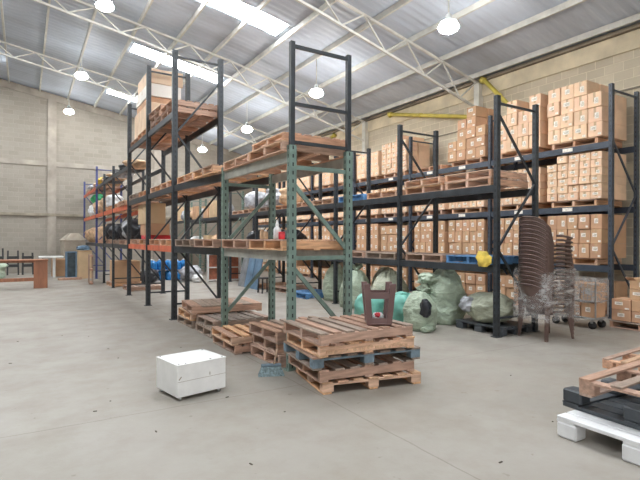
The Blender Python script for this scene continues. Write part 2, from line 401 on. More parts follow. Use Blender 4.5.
lamp(7.5, 17.7, 5.9, 'lit pendant lamp just right of the tall black rack')
lamp(7.5, 23.3, 5.98, 'farthest lit pendant lamp of the right row, seen through the tall black rack')

# ------------------------------------------------------------------ racks
def frame(t, X0, X1, Y, top, mat, z0=0.0, bracemat=None, w=.09, d=.07, braces=True, nm='post'):
    for x in (X0, X1):
        p = MB().box(-w/2, w/2, -d/2, d/2, 0, top-z0).build(nm, mat+'_holes' if mat+'_holes' in M else mat, t, (x, Y, z0))
        if z0 == 0: MB().box(-w*.8, w*.8, -d*.85, d*.85, 0, .012).build('foot_plate', mat, p)
    if not braces: return
    bm = bracemat or mat; z = z0+.3; a = X0+w/2-.01; b = X1-w/2+.01; flip = False
    MB().bar((a, Y, z), (b, Y, z), .03, .035).build('brace', bm, t)
    while z+1.15 < top-.05:
        e = z+1.1
        MB().bar((a if not flip else b, Y, e), (b if not flip else a, Y, z+.04), .03, .035).build('brace', bm, t); flip = not flip; z = e
    if top-.1-z > .15: MB().bar((a, Y, top-.12), (b, Y, top-.12), .03, .035).build('brace', bm, t)
def beam(t, x, Ya, Yb, ztop, mat, h=.12, label=False, xb=None):
    xb = x if xb is None else xb
    o = MB().bar((x, Ya, ztop-h/2), (xb, Yb, ztop-h/2), .05, h).build('beam', mat, t)
    if label:
        for f in label: y = Ya+(Yb-Ya)*f; MB().box(x-.03, x-.026, y-.11, y+.11, ztop-.095, ztop-.02).build('location_label', 'label', o)
    return o

# rack F against the right wall
FX0, FX1 = 10.0, 11.0; FY = [5.12, 8.05, 10.98, 13.91, 16.84, 19.77, 22.7]; FL = [1.05, 2.28, 3.56]
rf = thing('pallet_rack', 'navy pallet rack full of cartons along the right wall', 'rack', (0, 0, 0))
for i, y in enumerate(FY): frame(rf, FX0, FX1, y, 4.7, 'navy')
for i in range(len(FY)-1):
    for z in FL:
        for x in (FX0, FX1): beam(rf, x, FY[i]+.035, FY[i+1]-.035, z, 'navy', .13, label=((.3, .72) if (x == FX0 and i < 3 and z > 2) else False))
# rack N in front of it
NX0, NX1 = 6.46, 7.46; NY = [5.07, 7.41, 9.75, 12.09, 14.43, 16.77]; NL = [1.15, 2.45]
rn = thing('pallet_rack', 'dark pallet rack with mostly empty pallets, in front of the carton rack, sacks below', 'rack', (0, 0, 0))
for i, y in enumerate(NY): frame(rn, NX0, NX1, y, 3.88 if i < 3 else 3.7, 'black', w=.085)
for i in range(len(NY)-1):
    for z in NL:
        for x in (NX0, NX1): beam(rn, x, NY[i]+.035, NY[i+1]-.035, z, 'black', .12)
QY = [18.0, 20.3, 22.6, 24.9]
rq = thing('pallet_rack', 'green posted rack far behind the white shelf unit, loaded with bags and boxes', 'rack', (0, 0, 0))
for y in QY: frame(rq, NX0, NX1, y, 3.5, 'green', w=.085)
for i in range(3):
    for z in NL:
        for x in (NX0, NX1): beam(rq, x, QY[i]+.04, QY[i+1]-.04, z, 'black', .12)
# green bay, nearest the camera
GX0, GX1 = 2.72, 3.54
rg = thing('pallet_rack', 'green pallet rack bay with grey beams, nearest the camera, bottle on it', 'rack', (0, 0, 0))
GA, GB = 5.06, 7.19
for y, x0 in ((GA, GX0), (GB, 2.68)):
    frame(rg, x0, x0+.82, y, 2.68, 'green', w=.095, braces=False)
    dg = (((x0+.04, y, 2.2), (x0+.78, y, 1.45)), ((x0+.04, y, 1.2), (x0+.78, y, .4))) if y == GA else (((x0+.04, y, 1.52), (x0+.78, y, 2.3)), ((x0+.04, y, .42), (x0+.78, y, 1.2)))
    for p, q in (((x0, y, 2.42), (x0+.82, y, 2.42)), ((x0, y, 1.33), (x0+.82, y, 1.33)))+dg:
        MB().bar(p, q, .03, .05).build('brace', 'green', rg)
for x, xb in ((GX0, 2.68), (GX1, 3.5)):
    for z in (1.42, 2.61): beam(rg, x, GA+.035, GB-.035, z, 'grey_beam', .125, xb=xb)
# black upright frame standing on top of the green one
ex = thing('upright_frame', 'empty black upright frame rising above the green rack', 'frame', (0, GA, 2.68))
for x in (GX0, GX1): MB().box(x-.028, x+.028, -.028, .028, 0, 1.24).build('post', 'black', ex)
for z in (.04, .5, 1.19): MB().bar((GX0+.03, 0, z), (GX1-.02, 0, z), .035, .04).build('brace', 'black', ex)
# tall black rack
BX0, BX1 = 2.48, 3.4; BY = [9.4, 11.7, 14.1]
rk = thing('pallet_rack', 'tall black pallet rack in the middle, orange lower beams, boxes at its top', 'rack', (0, 0, 0))
for y, tp in zip(BY, (5.22, 5.62, 5.3)): frame(rk, BX0, BX1, y, tp, 'black', w=.1, d=.08)
for i in range(2):
    for z, mt in ((1.42, 'orange'), (2.6, 'black'), (4.05, 'black')):
        for x in (BX0, BX1): beam(rk, x, BY[i]+.04, BY[i+1]-.04, z, mt if x == BX0 else 'black', .12)
for x, xb in ((BX0, 2.69), (BX1, 3.49)):
    for z in (1.42, 2.6): beam(rk, xb, GB+.04, BY[0]-.04, z, 'black', .12, xb=x)
# blue and orange rack towards the back wall
LX0, LX1 = 2.42, 3.32; LY = [16.45, 18.5, 20.6, 25.1]
rl = thing('pallet_rack', 'thin blue and orange rack beyond the tall black rack, by the back wall', 'rack', (0, 0, 0))
for y, tp, mt in zip(LY, (3.88, 3.86, 4.4, 4.26), ('black', 'black', 'blue_steel', 'blue_steel')): frame(rl, LX0, LX1, y, tp, mt, w=.075, d=.06)
LY2 = [14.1]+LY
for i in range(4):
    for x in (LX0, LX1):
        ya, yb = LY2[i]+.045, LY2[i+1]-.035; xa = x+(.06 if i == 0 else 0)
        beam(rl, xa, ya, yb, 1.4, 'black', .12, xb=x); beam(rl, xa, ya, yb, 2.52, 'orange', .13, xb=x)
        beam(rl, xa, ya, yb, 3.6, 'black' if i < 3 else 'orange', .11, xb=x)

# ------------------------------------------------------------------ pallets
PH = .135
ALT = {'wood': ['wood', 'wood_light', 'wood_brown'], 'wood_brown': ['wood_brown', 'wood_grey', 'wood_grey'], 'wood_grey': ['wood_grey', 'wood_grey', 'wood_brown'], 'wood_light': ['wood_light', 'wood', 'wood_brown']}
def make_pallet(sx, sy, h, mat, block=None, boards=7, n_st=3, solid_top=False, wide=.74, name='wooden_pallet'):
    """stringers run along x, boards along y; origin at base centre"""
    t = thing(name, 'wooden pallet', 'pallet')
    th = .02; bw = (sx/boards)*(.97 if solid_top else wide); m = MB()
    for i in range(boards):
        x = -sx/2+bw/2+(sx-bw)*i/(boards-1); j = rnd.uniform(-.008, .008)
        m.cbox(x-bw/2, x+bw/2, -sy/2+j, sy/2+j, h-th, h+rnd.uniform(-.002, .002), .003, rnd.choice((0, 0, 1, 2)))
    m.build('top_deck', ALT.get(mat, [mat]*3), t)
    sw = .055 if not block else .09
    for i in range(n_st):
        y = -sy/2+sw/2+(sy-sw)*i/(n_st-1); s = MB()
        if block:
            for k in range(3):
                x = -sx/2+.06+(sx-.12)*k/2; s.cbox(x-.06, x+.06, y-sw/2, y+sw/2, th, h-th-.018, .003)
            s.box(-sx/2, sx/2, y-sw/2, y+sw/2, h-th-.018, h-th)
        else: s.cbox(-sx/2+.004, sx/2-.004, y-sw/2, y+sw/2, th, h-th, .003)
        s.build('stringer', block or (mat+'_x' if mat+'_x' in M else mat), t)
    m = MB()
    for i in range(3):
        x = -sx/2+.05+(sx-.1)*i/2; m.cbox(x-.048, x+.048, -sy/2, sy/2, 0, th, .003)
    m.build('bottom_deck', mat, t); return t
USED = set()
def place(proto, label, loc, rot=0, group=None):
    if proto not in USED:
        USED.add(proto)
        if proto not in KIDS: KIDS[proto] = list(proto.children)
        proto.location = loc; proto.rotation_euler = rot if isinstance(rot, tuple) else (0, 0, rot); proto['label'] = label
        if group: proto['group'] = group
        return proto
    return dup(proto, label, loc, rot, group)

# -- near stack: five pallets
c1 = (3.06, 4.36); kinds = [('wood_light', 'wood_light_x', .124), ('wood_brown', None, .124), ('wood_grey', 'slate_wood', .13), ('wood_light', None, .124), ('wood_brown', None, .124)]
labs = ['lowest brown pallet of the tallest stack, jutting out at the floor', 'second brown pallet from the floor in the tallest stack', 'pallet with slate blue painted blocks inside the tallest stack',
        'splintered light pallet just below the top of the tallest stack', 'top pallet of the tallest stack, carrying the plastic stool']
offs = [(.13, .03, -11), (.06, .06, -7), (.06, .05, -8), (.02, .02, -6), (-.02, .0, -3)]; z = 0
for (mt, bl, h), lb, (dx, dy, r) in zip(kinds, labs, offs):
    p = make_pallet(1.27 if bl == 'slate_wood' else 1.14, .88, h, mt, bl, 8 if lb.startswith('top') else 7, wide=.66)
    place(p, lb, (c1[0]+dx, c1[1]+dy, z), R(r), 'pallets stacked under the green rack'); z += h+.004
    if 'splintered' in lb:
        m = MB()
        for k in range(9): y = -.43-.012; x = -.45+.11*k+rnd.uniform(-.02, .02); m.bar((x-.05, y, .05), (x+.05, y+rnd.uniform(-.015, .015), .05+rnd.uniform(-.01, .03)), .012, .03)
        m.build('splinter', mt, p)
STACK_TOP = z
# -- second stack: three brown
for k, lb in enumerate(['lowest pallet of the stack right of the broom', 'middle pallet of the stack right behind the broom', 'top pallet of the three-high stack behind the tallest stack']):
    p = make_pallet(1.02, .82, .145, 'wood_brown', None, 7, wide=.64); place(p, lb, (3.13+(.0, .02, -.03)[k], 5.62+(.0, .01, -.01)[k], 0.149*k), R((2, -2, 1)[k]), 'pallets stacked under the green rack')
# -- third stack: two
for k, lb in enumerate(['lower pallet of the low two-high stack at the green post', 'upper light pallet of the low two-high stack at the green post']):
    p = make_pallet(.8, .9, .12, ('wood_brown', 'wood_light')[k], None, 5, wide=.62); place(p, lb, (2.82+(.0, -.03)[k], 6.54, .124*k), R((0, -2)[k]), 'pallets stacked under the green rack')
# -- fourth: two grey
for k, lb in enumerate(['lower grey weathered pallet between the green and black posts', 'upper grey weathered pallet between the green and black posts']):
    p = make_pallet(1.0, .82, .13, 'wood_grey', None, 7); place(p, lb, (3.0+.02*k, 7.7, .134*k), R((0, 1.5)[k]), 'pallets stacked under the green rack')
# -- fifth: two plus a solid-topped one
for k, (lb, mt) in enumerate([('lowest grey pallet by the first tall black post', 'wood_grey'), ('light pallet in the middle of the pile by the first tall black post', 'wood_light')]):
    p = make_pallet(1.0, .9, .13, mt, None, 7); place(p, lb, (2.98, 8.72-.02*k, .134*k), R((1, -2)[k]), 'pallets stacked under the green rack')
p = make_pallet(1.25, 1.0, .14, 'wood_brown', None, 7, solid_top=True); place(p, 'wide close-boarded brown pallet on top of the pile by the black post', (3.1, 8.5, .271), R(-6), 'pallets stacked under the green rack')

# -- pallets on the middle racks
proto = {k: make_pallet(.98, 1.0, PH, k if k != 'blue' else 'blue_wood') for k in ('wood', 'wood_brown', 'wood_grey', 'wood_light', 'blue')}
for k in proto: proto[k]['group'] = 'pallets on the racks'
def row(slots, x, zz, where, group, kinds):
    for i, y in enumerate(slots):
        k = kinds[i % len(kinds)]
        place(proto[k], '%s empty %spallet from the near end, %s' % (ORD[i], 'blue ' if k == 'blue' else 'wooden ', where), (x+rnd.uniform(-.03, .03), y, zz+.001), R(rnd.uniform(-.5, .5)), group)
row([5.605, 6.632], 3.12, 1.42, 'lower level of green rack', 'pallets on the green rack', ['wood_light', 'wood_brown'])
row([5.605, 6.632], 3.12, 2.61, 'upper level of green rack', 'pallets on the green rack', ['wood', 'wood'])
# leaning extra boards of a second layer on the green top
row([5.75], 3.2, 2.61+PH+.004, 'doubled on top of green rack', 'pallets on the green rack', ['wood'])
row([7.78, 8.83], 2.98, 1.42, 'level between green and black posts, lower', 'pallets on the black rack', ['wood_brown', 'wood_grey'])
row([7.78, 8.83], 2.98, 2.6, 'level between green and black posts, upper', 'pallets on the black rack', ['wood_light', 'wood'])
row([10.02, 11.1, 12.3, 13.42], 2.96, 1.42, 'orange lower level of tall black rack', 'pallets on the black rack', ['wood_light', 'wood', 'wood_light', 'wood'])
row([10.02, 11.1, 12.3, 13.42], 2.96, 2.6, 'middle level of tall black rack', 'pallets on the black rack', ['wood', 'wood_light', 'wood', 'wood_grey'])
row([10.02, 11.1, 12.3, 13.42], 2.96, 4.05, 'highest level of tall black rack', 'pallets on the black rack', ['wood_brown', 'wood_brown', 'wood', 'wood_brown'])
row([14.8, 15.87, 17.47, 19.5], 2.9, 1.4, 'lower level of the far blue rack', 'pallets on the far rack', ['wood_brown', 'wood_grey', 'wood_brown', 'wood'])
row([14.8, 15.87, 17.47, 19.5], 2.9, 2.52, 'middle level of the far blue rack', 'pallets on the far rack', ['wood', 'wood', 'wood_light', 'wood'])
row([21.3, 22.5, 23.8], 2.9, 3.6, 'top level of the far blue rack', 'pallets on the far rack', ['wood_brown', 'wood_grey'])
ny = [NY[i]+.62+1.09*k for i in range(5) for k in (0, 1)]
row(ny, 6.96, 1.15, 'lower level of the dark rack', 'pallets on the dark rack', ['blue', 'wood_brown', 'wood_grey', 'wood_brown', 'wood', 'wood_brown', 'wood', 'wood_brown', 'wood_grey', 'wood', 'wood', 'wood', 'wood', 'wood'])
row(ny, 6.96, 2.45, 'upper level of the dark rack', 'pallets on the dark rack', ['wood', 'wood', 'wood', 'blue', 'wood_light', 'wood', 'wood', 'wood_grey', 'wood', 'wood', 'wood', 'wood', 'wood', 'wood'])
for i, y in ((0, ny[0]), (1, ny[1])):
    place(proto['wood_light' if i else 'wood'], ('wooden pallet doubled on top of the %s pallet, upper level of the dark rack' % ORD[i]), (6.97, y+.03, 2.45+PH+.006), R(2-3*i), 'pallets on the dark rack')

# ------------------------------------------------------------------ cartons on rack F
def carton_mesh(w, d, h, var, mat):
    m = MB(); m.cbox(-d/2, d/2, -w/2, w/2, 0, h, .009)
    x = -d/2
    m.box(x-.0015, -x+.0015, -.025, .025, h*.35, h+.0015, 1)                    # tape over the seam
    lw, lh = w*(.36, .42, .3, .5)[var], h*(.34, .28, .42, .3)[var]; cy, cz = ((0, .55), (.12, .6), (-.14, .42), (.05, .66))[var]
    m.box(x-.003, x, cy*w-lw/2, cy*w+lw/2, cz*h-lh/2, cz*h+lh/2, 2)
    for q in range(3): m.box(x-.0042, x, cy*w-lw*.38, cy*w+lw*(.1, .3, .2)[q], cz*h+lh*(.18-.2*q)-lh*.04, cz*h+lh*(.18-.2*q)+lh*.04, 3)
    if var in (1, 3): m.box(x-.003, x, -w*.42, -w*.2, h*.1, h*.24, 2)
    return m.mesh('carton', [mat, 'tape', 'label', 'ink'])
TYPES = {'T': (.285, .47, .30), 'S': (.225, .47, .158), 'M': (.225, .47, .3), 'B': (.3, .47, .27)}
CM = {(k, v): carton_mesh(*TYPES[k], v, 'card' if k in 'TS' else 'card_b') for k in TYPES for v in range(4)}
LW = ['floor level', 'lowest beam level', 'middle beam level', 'top beam level']
FS = [(i, k) for i in range(6) for k in (0, 1)]           # two pallets a bay
def slot_y(i, k): return FY[i]+.78+1.37*k
loads = {}
rr = random.Random(3)
for s, (i, k) in enumerate(FS):
    for lv in range(4):
        ty = {0: 'B', 1: 'M', 2: 'S', 3: 'S'}[lv]; rows = {0: 2, 1: 3, 2: 5, 3: 6}[lv]; cols = 4 if ty in 'TB' else 5
        if i == 0 and lv == 3: ty, rows, cols = 'T', 4, 4
        if i == 0 and lv == 2: rows = 6 if k == 0 else 5
        if i == 1 and lv == 3: ty, rows, cols = ('B', 4, 4) if k == 0 else ('S', 0, 5)
        if i == 1 and lv == 2: rows = 4
        if i == 2 and lv == 3: rows = 6 - k
        if i >= 3: rows = max(1, rows-rr.choice((0, 0, 1, 2)))
        if i >= 2 and lv == 1: ty = 'B' if rr.random() < .5 else 'M'; rows = 3; cols = 4 if ty == 'B' else 5
        loads[(s, lv)] = (ty, rows, cols)
stuff = MB(); n_ind = 0
order = sorted(loads, key=lambda q: (abs(slot_y(*FS[q[0]])), abs(q[1]-2.2)))
for s, lv in order:
    ty, rows, cols = loads[(s, lv)]; w, d, h = TYPES[ty]; y0 = slot_y(*FS[s]); zb = .001 if lv == 0 else FL[lv-1]+.001
    where = '%s of right-wall rack, %s load from near end' % (LW[lv], ORD[s])
    place(proto[rr.choice(['wood', 'wood_light', 'wood_brown']) if lv < 3 else 'wood'], 'pallet %s, %s' % ('under cartons' if rows else 'left empty', where),
          (10.5, y0, zb), R(rr.uniform(-1, 1)), 'pallets on the right-wall rack')
    z0 = zb+PH+.004; pitch = w+.016
    for c in range(cols):
        top = rows
        if ty == 'S' and lv == 2 and s == 0 and c == cols-1: top = rows-1
        if ty == 'T': top = (3, 4, 4, 4)[c] if s == 0 else (4, 3, 4, 3)[c]
        if ty == 'B' and lv == 3: top = (3, 5, 4, 2)[c] if s == 2 else rows
        if ty == 'S' and lv == 3 and s in (4, 5): top = rows+(1 if c == 1 and s == 4 else 0)
        for r in range(top):
            y = y0+(c-(cols-1)/2)*pitch+rr.uniform(-.002, .002); x = 10.5-.245+rr.uniform(-.022, .022)-.03; z = z0+r*(h+.005); a = R(rr.uniform(-1.4, 1.4))
            if n_ind < 300:
                o = bpy.data.objects.new('carton', CM[(ty, rr.randrange(4))]); COL.objects.link(o); o.location = (x, y, z); o.rotation_euler = (0, 0, a)
                tag(o, 'labelled carton, %s' % where, 'carton', 'cartons, ' + where); n_ind += 1
            else:
                x0 = x-d/2; stuff.box(x0, x0+d, y-w/2, y+w/2, z, z+h, 0 if ty in 'TS' else 3)
                lw = w*rr.uniform(.32, .5); cy = y+rr.uniform(-.1, .1)*w; cz = z+h*rr.uniform(.45, .65); lh = h*.17
                stuff.box(x0-.003, x0, cy-lw/2, cy+lw/2, cz-lh, cz+lh, 1); stuff.box(x0-.0045, x0, cy-lw*.3, cy+lw*.15, cz-lh*.3, cz+lh*.25, 2)
            # the carton behind it
            stuff.box(10.5+.005, 10.5+d, y-w/2, y+w/2, z, z+h, 0 if ty in 'TS' else 3)
tag(stuff.build('cartons', ['card', 'label', 'ink', 'card_b']), 'remaining cardboard cartons stacked deep and far along the right-wall rack', 'cartons', kind='stuff')

# ------------------------------------------------------------------ boxes on the tall black rack
def bigbox(name, x0, x1, y0, y1, z0, h, mat, label, cat='box', rot=0, group=None):
    cx, cy = (x0+x1)/2, (y0+y1)/2
    t = thing(name, label, cat, (cx, cy, z0), R(rot), group); a, b = (x1-x0)/2, (y1-y0)/2
    MB().cbox(-a, a, -b, b, 0, h, .008).build('body', mat, t)
    MB().box(-a-.002, a+.002, -.03, .03, h*.55, h+.002).build('tape', 'tape', t); return t
zt = 4.05+PH+.005
for k, y in enumerate((11.98, 12.42, 12.86, 13.3)):
    bigbox('carton', 2.5, 3.24, y-.2, y+.2, zt, .62, 'card_pale', 'tall pale carton on top of tall black rack, %s from the near end' % ORD[k], 'carton')
bigbox('carton', 2.52, 3.3, 11.9, 13.3, zt+.625, .16, 'card_b', 'flat brown carton lying on the tall cartons, top of tall black rack', 'carton')
bigbox('carton', 2.5, 3.28, 11.85, 13.25, zt+.79, .3, 'white_box', 'long white carton below the topmost carton, tall black rack', 'carton')
bigbox('carton', 2.53, 3.32, 11.83, 13.22, zt+1.095, .34, 'card_pale', 'topmost long carton, close under the roof on the tall black rack', 'carton')
for k, (y, q) in enumerate(((11.1, 1), (10.05, 1), (11.12, 2))):
    place(proto['wood_brown'], '%s pallet stacked on others at the highest level of tall black rack' % ('second nearest', 'nearest', 'uppermost')[k], (2.97, y, 4.054+(PH+.004)*q), R(2*k-2), 'pallets on the black rack')
zm = 1.42+PH+.003
bigbox('carton', 2.6, 3.05, 12.0, 13.2, zm+.1, .28, 'card_b', 'flat brown carton under the big tan carton, orange level of black rack', 'carton')
bigbox('crate', 2.56, 3.1, 12.1, 12.9, zm, .098, 'red', 'flat red box beneath the brown carton, orange level of black rack', 'box')
bigbox('carton', 2.58, 2.98, 12.1, 13.4, zm+.383, .5, 'tan_board', 'big tan carton standing on the orange level of the tall black rack', 'carton')

# ------------------------------------------------------------------ sacks
def sack(name, label, cat, loc, rx, ry, h, mat, seed, lean=(0, 0), neck=True, group=None, rot=0, lump=.075, wr=.05):
    t = thing(name, label, cat, loc, rot, group); K = 22; prof = []
    for i in range(K+1):
        u = i/K; prof.append(((math.sin(math.pi*min(1, .16+.84*u)))**.42*(1-.10*u) if u < 1 else 0, u))
    prof[0] = (.55, 0); prof[1] = (.86, .012); prof[-1] = (.12, 1.0); prof[-2] = (.34, .985)
    def fn(v, a, u):
        r = math.hypot(v.x, v.y); q = Vector((math.cos(a)*1.3, math.sin(a)*1.3, u*2.6+seed*3.1))
        k = 1+lump*noise.noise(q*1.1)*2+wr*noise.noise(Vector((math.cos(a)*4, math.sin(a)*4, u*2+seed)))*1.6+wr*(u**3)*1.6*math.sin(a*9+seed)
        k += -.10*wr/.05*max(0, .16-abs(noise.noise(Vector((math.cos(a)*2.6+seed, math.sin(a)*2.6, u*2.4)))))*4*wr/.05*(.3+u)
        z = max(0, v.z)*h*(1+.06*noise.noise(q*.8))
        return Vector((r*k*rx*math.cos(a)+lean[0]*u*u, r*k*ry*math.sin(a)+lean[1]*u*u, z))
    MB().lathe(prof, 56, fn=fn).build('sack_body', mat, t)
    if neck:
        c = (lean[0], lean[1], h*.985); rr2 = min(rx, ry)
        def fr(v, a, u): return v+Vector((math.cos(a), math.sin(a), 0))*(.25*rr2*u*math.sin(a*7+seed)*.5)+Vector((0, 0, .05*math.sin(a*5+seed*2)*u))
        MB().lathe([(.2*rr2, -.02), (.13*rr2, .04), (.1*rr2, .06), (.2*rr2, .1), (.36*rr2, .13), (.3*rr2, .12), (.06*rr2, .06)], 36, c=c, fn=fr).build('gathered_neck', mat, t)
        MB().lathe([(.105*rr2, .045), (.125*rr2, .055), (.125*rr2, .07), (.105*rr2, .08)], 16, c=c).build('tie', 'white_bag', t)
    return t
G = 'green woven sacks under the dark rack'
def pillow(t, name, c, sx, sy, sz, mat, seed, lump=.1, rot=0.0):
    n = 20; prof = [(max(.02, math.cos(math.pi*(i/n-.5)))**.6, math.sin(math.pi*(i/n-.5))) for i in range(n+1)]
    cs, sn = math.cos(rot), math.sin(rot)
    def fn(v, a, u):
        q = Vector((v.x*1.4, v.y*1.4, v.z*1.6+seed*2.7)); k = 1+lump*2*noise.noise(q)+lump*.8*noise.noise(q*3.2)-.28*max(0, .17-abs(noise.noise(q*1.9+Vector((3, 1, 7)))))
        x, y = v.x*sx*k, v.y*sy*k
        return Vector((c[0]+x*cs-y*sn, c[1]+x*sn+y*cs, c[2]+max(-.955, v.z*(1+lump*noise.noise(q*1.3)))*sz))
    return MB().lathe(prof, 40, fn=fn).build(name, mat, t)
def lying(name, label, cat, loc, sx, sy, sz, mat, seed, rot=0, group=None, lump=.1):
    t = thing(name, label, cat, loc, rot, group); pillow(t, 'sack_body', (0, 0, sz*.97), sx, sy, sz, mat, seed, lump); return t

a = sack('woven_sack', 'biggest green woven sack with tied top, left of the chair stack', 'sack', (6.8, 6.54, .0), .48, .42, 1.0, 'sack', 1, (.02, -.02), False, G)
pillow(a, 'gathered_neck', (-.33, .1, .83), .16, .24, .11, 'sack', 5, .2, -.4)
pillow(a, 'tie', (-.45, .05, .7), .05, .08, .05, 'sack', 6, .2)
pillow(a, 'folded_flap', (-.42, .12, .64), .09, .17, .06, 'sack', 9, .25, -.3)
b = sack('woven_sack', 'smaller green sack in front with a dark cloth stuffed in it', 'sack', (5.88, 6.2, 0), .31, .3, .66, 'sack', 2, (-.04, .0), False, G)
pillow(b, 'dark_cloth', (-.13, -.26, .4), .09, .1, .15, 'black_bag', 3, .2)
pillow(b, 'loose_corner', (-.1, -.27, .05), .12, .08, .05, 'sack', 9, .2)
lying('teal_sack', 'teal plastic sack on the floor, left of the smaller green sack', 'sack', (5.72, 7.45, 0), .34, .28, .26, 'teal', 4, .4, 'teal sacks')
t = lying('teal_sack', 'teal plastic sack lying behind, touching the smaller green sack', 'sack', (6.05, 6.85, 0), .26, .26, .28, 'teal', 6, 1.2, 'teal sacks')
pillow(t, 'crumpled_top', (.0, .0, .5), .15, .15, .08, 'teal', 8, .22)
sack('woven_sack', 'leftmost tall green sack, partly hidden by the green rack post', 'sack', (6.85, 10.35, 0), .33, .36, .92, 'sack', 7, (.02, .0), True, G)
sack('woven_sack', 'green sack behind the green rack post, second from the left', 'sack', (6.52, 9.05, 0), .36, .38, .86, 'sack', 8, (.03, -.05), True, G)
sack('woven_sack', 'wide green sack behind the plastic stool', 'sack', (6.7, 8.02, 0), .44, .42, .88, 'sack_b', 9, (.0, .0), False, G)
sack('woven_sack', 'dark olive sack deep under the rack, right of the wide sack', 'sack', (7.3, 8.85, 0), .36, .38, .9, 'sack_b', 11, (.0, .0), False, G)
# black plastic pallet with the beige sack
def plastic_pallet(label, loc, rot, sx, sy, h, mat, group=None, rim=False, slats=9):
    t = thing('plastic_pallet', label, 'pallet', loc, rot, group); m = MB(); n = slats; bw = sx/n
    for i in range(n): x = -sx/2+bw*i; m.cbox(x+.004, x+bw-(.016 if i < n-1 else .004), -sy/2, sy/2, h-.03, h, .004)
    for y in (-sy/2, -.07, sy/2-.14): m.box(-sx/2+.004, sx/2-.004, y, y+.14, h-.045, h-.028)
    m.build('deck', mat, t)
    for i in (0, 1, 2):
        for j in (0, 1, 2):
            x = (-sx/2, -.07, sx/2-.14)[i]; y = (-sy/2, -.08, sy/2-.16)[j]
            MB().cbox(x, x+.14, y, y+.16, .0, h-.044, .012).build('block', mat, t)
    if rim:
        r = MB()
        for s in (-1, 1): r.cbox(-sx/2-.01, sx/2+.01, s*(sy/2)-.02, s*(sy/2)+.02, h-.1, h+.012, .005); r.cbox(s*(sx/2)-.02, s*(sx/2)+.02, -sy/2, sy/2, h-.1, h+.012, .005)
        r.build('rim', mat, t)
        for s in (-1, 1): MB().box(s*(sx/2)-.06, s*(sx/2)+.06, -sy/2, sy/2, 0, .02).build('skid', mat, t)
    return t
plastic_pallet('black plastic pallet on the floor under the beige lying sack', (6.96, 5.53, 0), 0, .8, .98, .14, 'black_plastic')
d = lying('woven_sack', 'beige green sack lying on the black plastic pallet', 'sack', (6.9, 5.57, .141), .4, .42, .255, 'sack_b', 13, .05, None, .12)
pillow(d, 'gathered_end', (-.3, .22, .3), .12, .14, .13, 'grey_bag', 14, .22)
# more bags further back
for i, (x, y, z, s, mt, lb) in enumerate([
    (6.9, 12.72, 1.15+PH, .4, 'black_bag', 'black bag on the lower level of the dark rack, nearest of the black bags'),
    (6.85, 13.72, 1.15+PH, .42, 'black_bag', 'black bag on the lower level of the dark rack, second of the black bags'),
    (6.9, 15.15, 1.15+PH, .42, 'black_bag', 'black bag on the lower level of the dark rack, third of the black bags'),
    (6.85, 12.72, 2.45+PH, .38, 'tan_sack', 'tan bag on the upper level of the dark rack'),
    (6.85, 13.7, 2.45+PH, .42, 'grey_bag', 'grey bag on the upper level of the dark rack, beside the tan bag'),
    (6.9, 15.3, 2.45+PH, .44, 'grey_bag', 'grey bag on the upper level of the dark rack, farther one'),
    (5.35, 17.9, 0, .4, 'grey_bag', 'grey plastic wrapped bag on the floor left of the white shelf unit'),
    (5.35, 17.15, .0, .2, 'white_bag', 'small white bag on the floor at the shelf unit end'),
    (2.85, 17.0, 1.4+PH, .38, 'black_bag', 'black bag on the lower level of the blue rack, nearest'),
    (2.85, 17.85, 1.4+PH, .38, 'black_bag', 'black bag on the lower level of the blue rack, farther'),
    (3.75, 17.6, 0, .36, 'black_bag', 'black bag on the floor behind the big cardboard box'),
    ]):
    lying('bag', lb, 'bag', (x, y, z+.004), s*.9, s*1.05, s*.72, mt, 20+i, .3*i, None, .15)

# ------------------------------------------------------------------ foreground: white box
wbx = thing('box_platform', 'white painted box on small feet standing alone on the floor', 'box', (1.463, 4.88, 0), R(11))
MB().cbox(-.265, .265, -.235, .235, .035, .345, .006).build('body', 'white_paint', wbx)
MB().cbox(-.268, .268, -.238, .238, .336, .35, .004).build('lid', 'white_paint', wbx)
for x, y in ((-.22, -.2), (.2, -.2), (-.22, .2), (.2, .2)): MB().tube([(x, y, 0), (x, y, .036)], .014, 10).build('foot', 'chrome', wbx)
m = MB()
for x, y in ((-.235, -.2), (-.24, .2), (.235, .2), (.24, -.2), (-.17, -.21), (.1, -.21)): m.tube([(x, y, .349), (x, y, .353)], .009, 8)
m.build('screw', 'frame_dark', wbx)
MB().bar((-.25, -.236, .205), (-.225, -.236, .235), .003, .01).build('scuff', 'ledge', wbx); MB().bar((.08, -.236, .2), (.08, -.236, .23), .003, .012).build('scuff', 'ledge', wbx)
MB().box(-.262, .262, -.2362, -.23, .183, .187).build('seam', 'concrete', wbx)

# broom
br = thing('broom', 'slate blue broom head with a short wooden handle leaning on the pallets', 'broom', (2.42, 4.98, 0), R(-22))
m = MB()
m.add([(-.15, -.07, .0), (.15, -.07, .0), (.15, .05, .0), (-.15, .05, .0), (-.11, -.02, .1), (.11, -.02, .1), (.11, .03, .1), (-.11, .03, .1)],
      [(3, 2, 1, 0), (4, 5, 6, 7), (0, 1, 5, 4), (1, 2, 6, 5), (2, 3, 7, 6), (3, 0, 4, 7)])
m.build('bristles', 'bristle', br)
MB().cbox(-.115, .115, -.025, .035, .098, .125, .006).build('head', 'slate_wood', br)
MB().tube([(.03, .0, .12), (.07, .015, .3)], .012, 10).build('handle', 'wood_light', br)

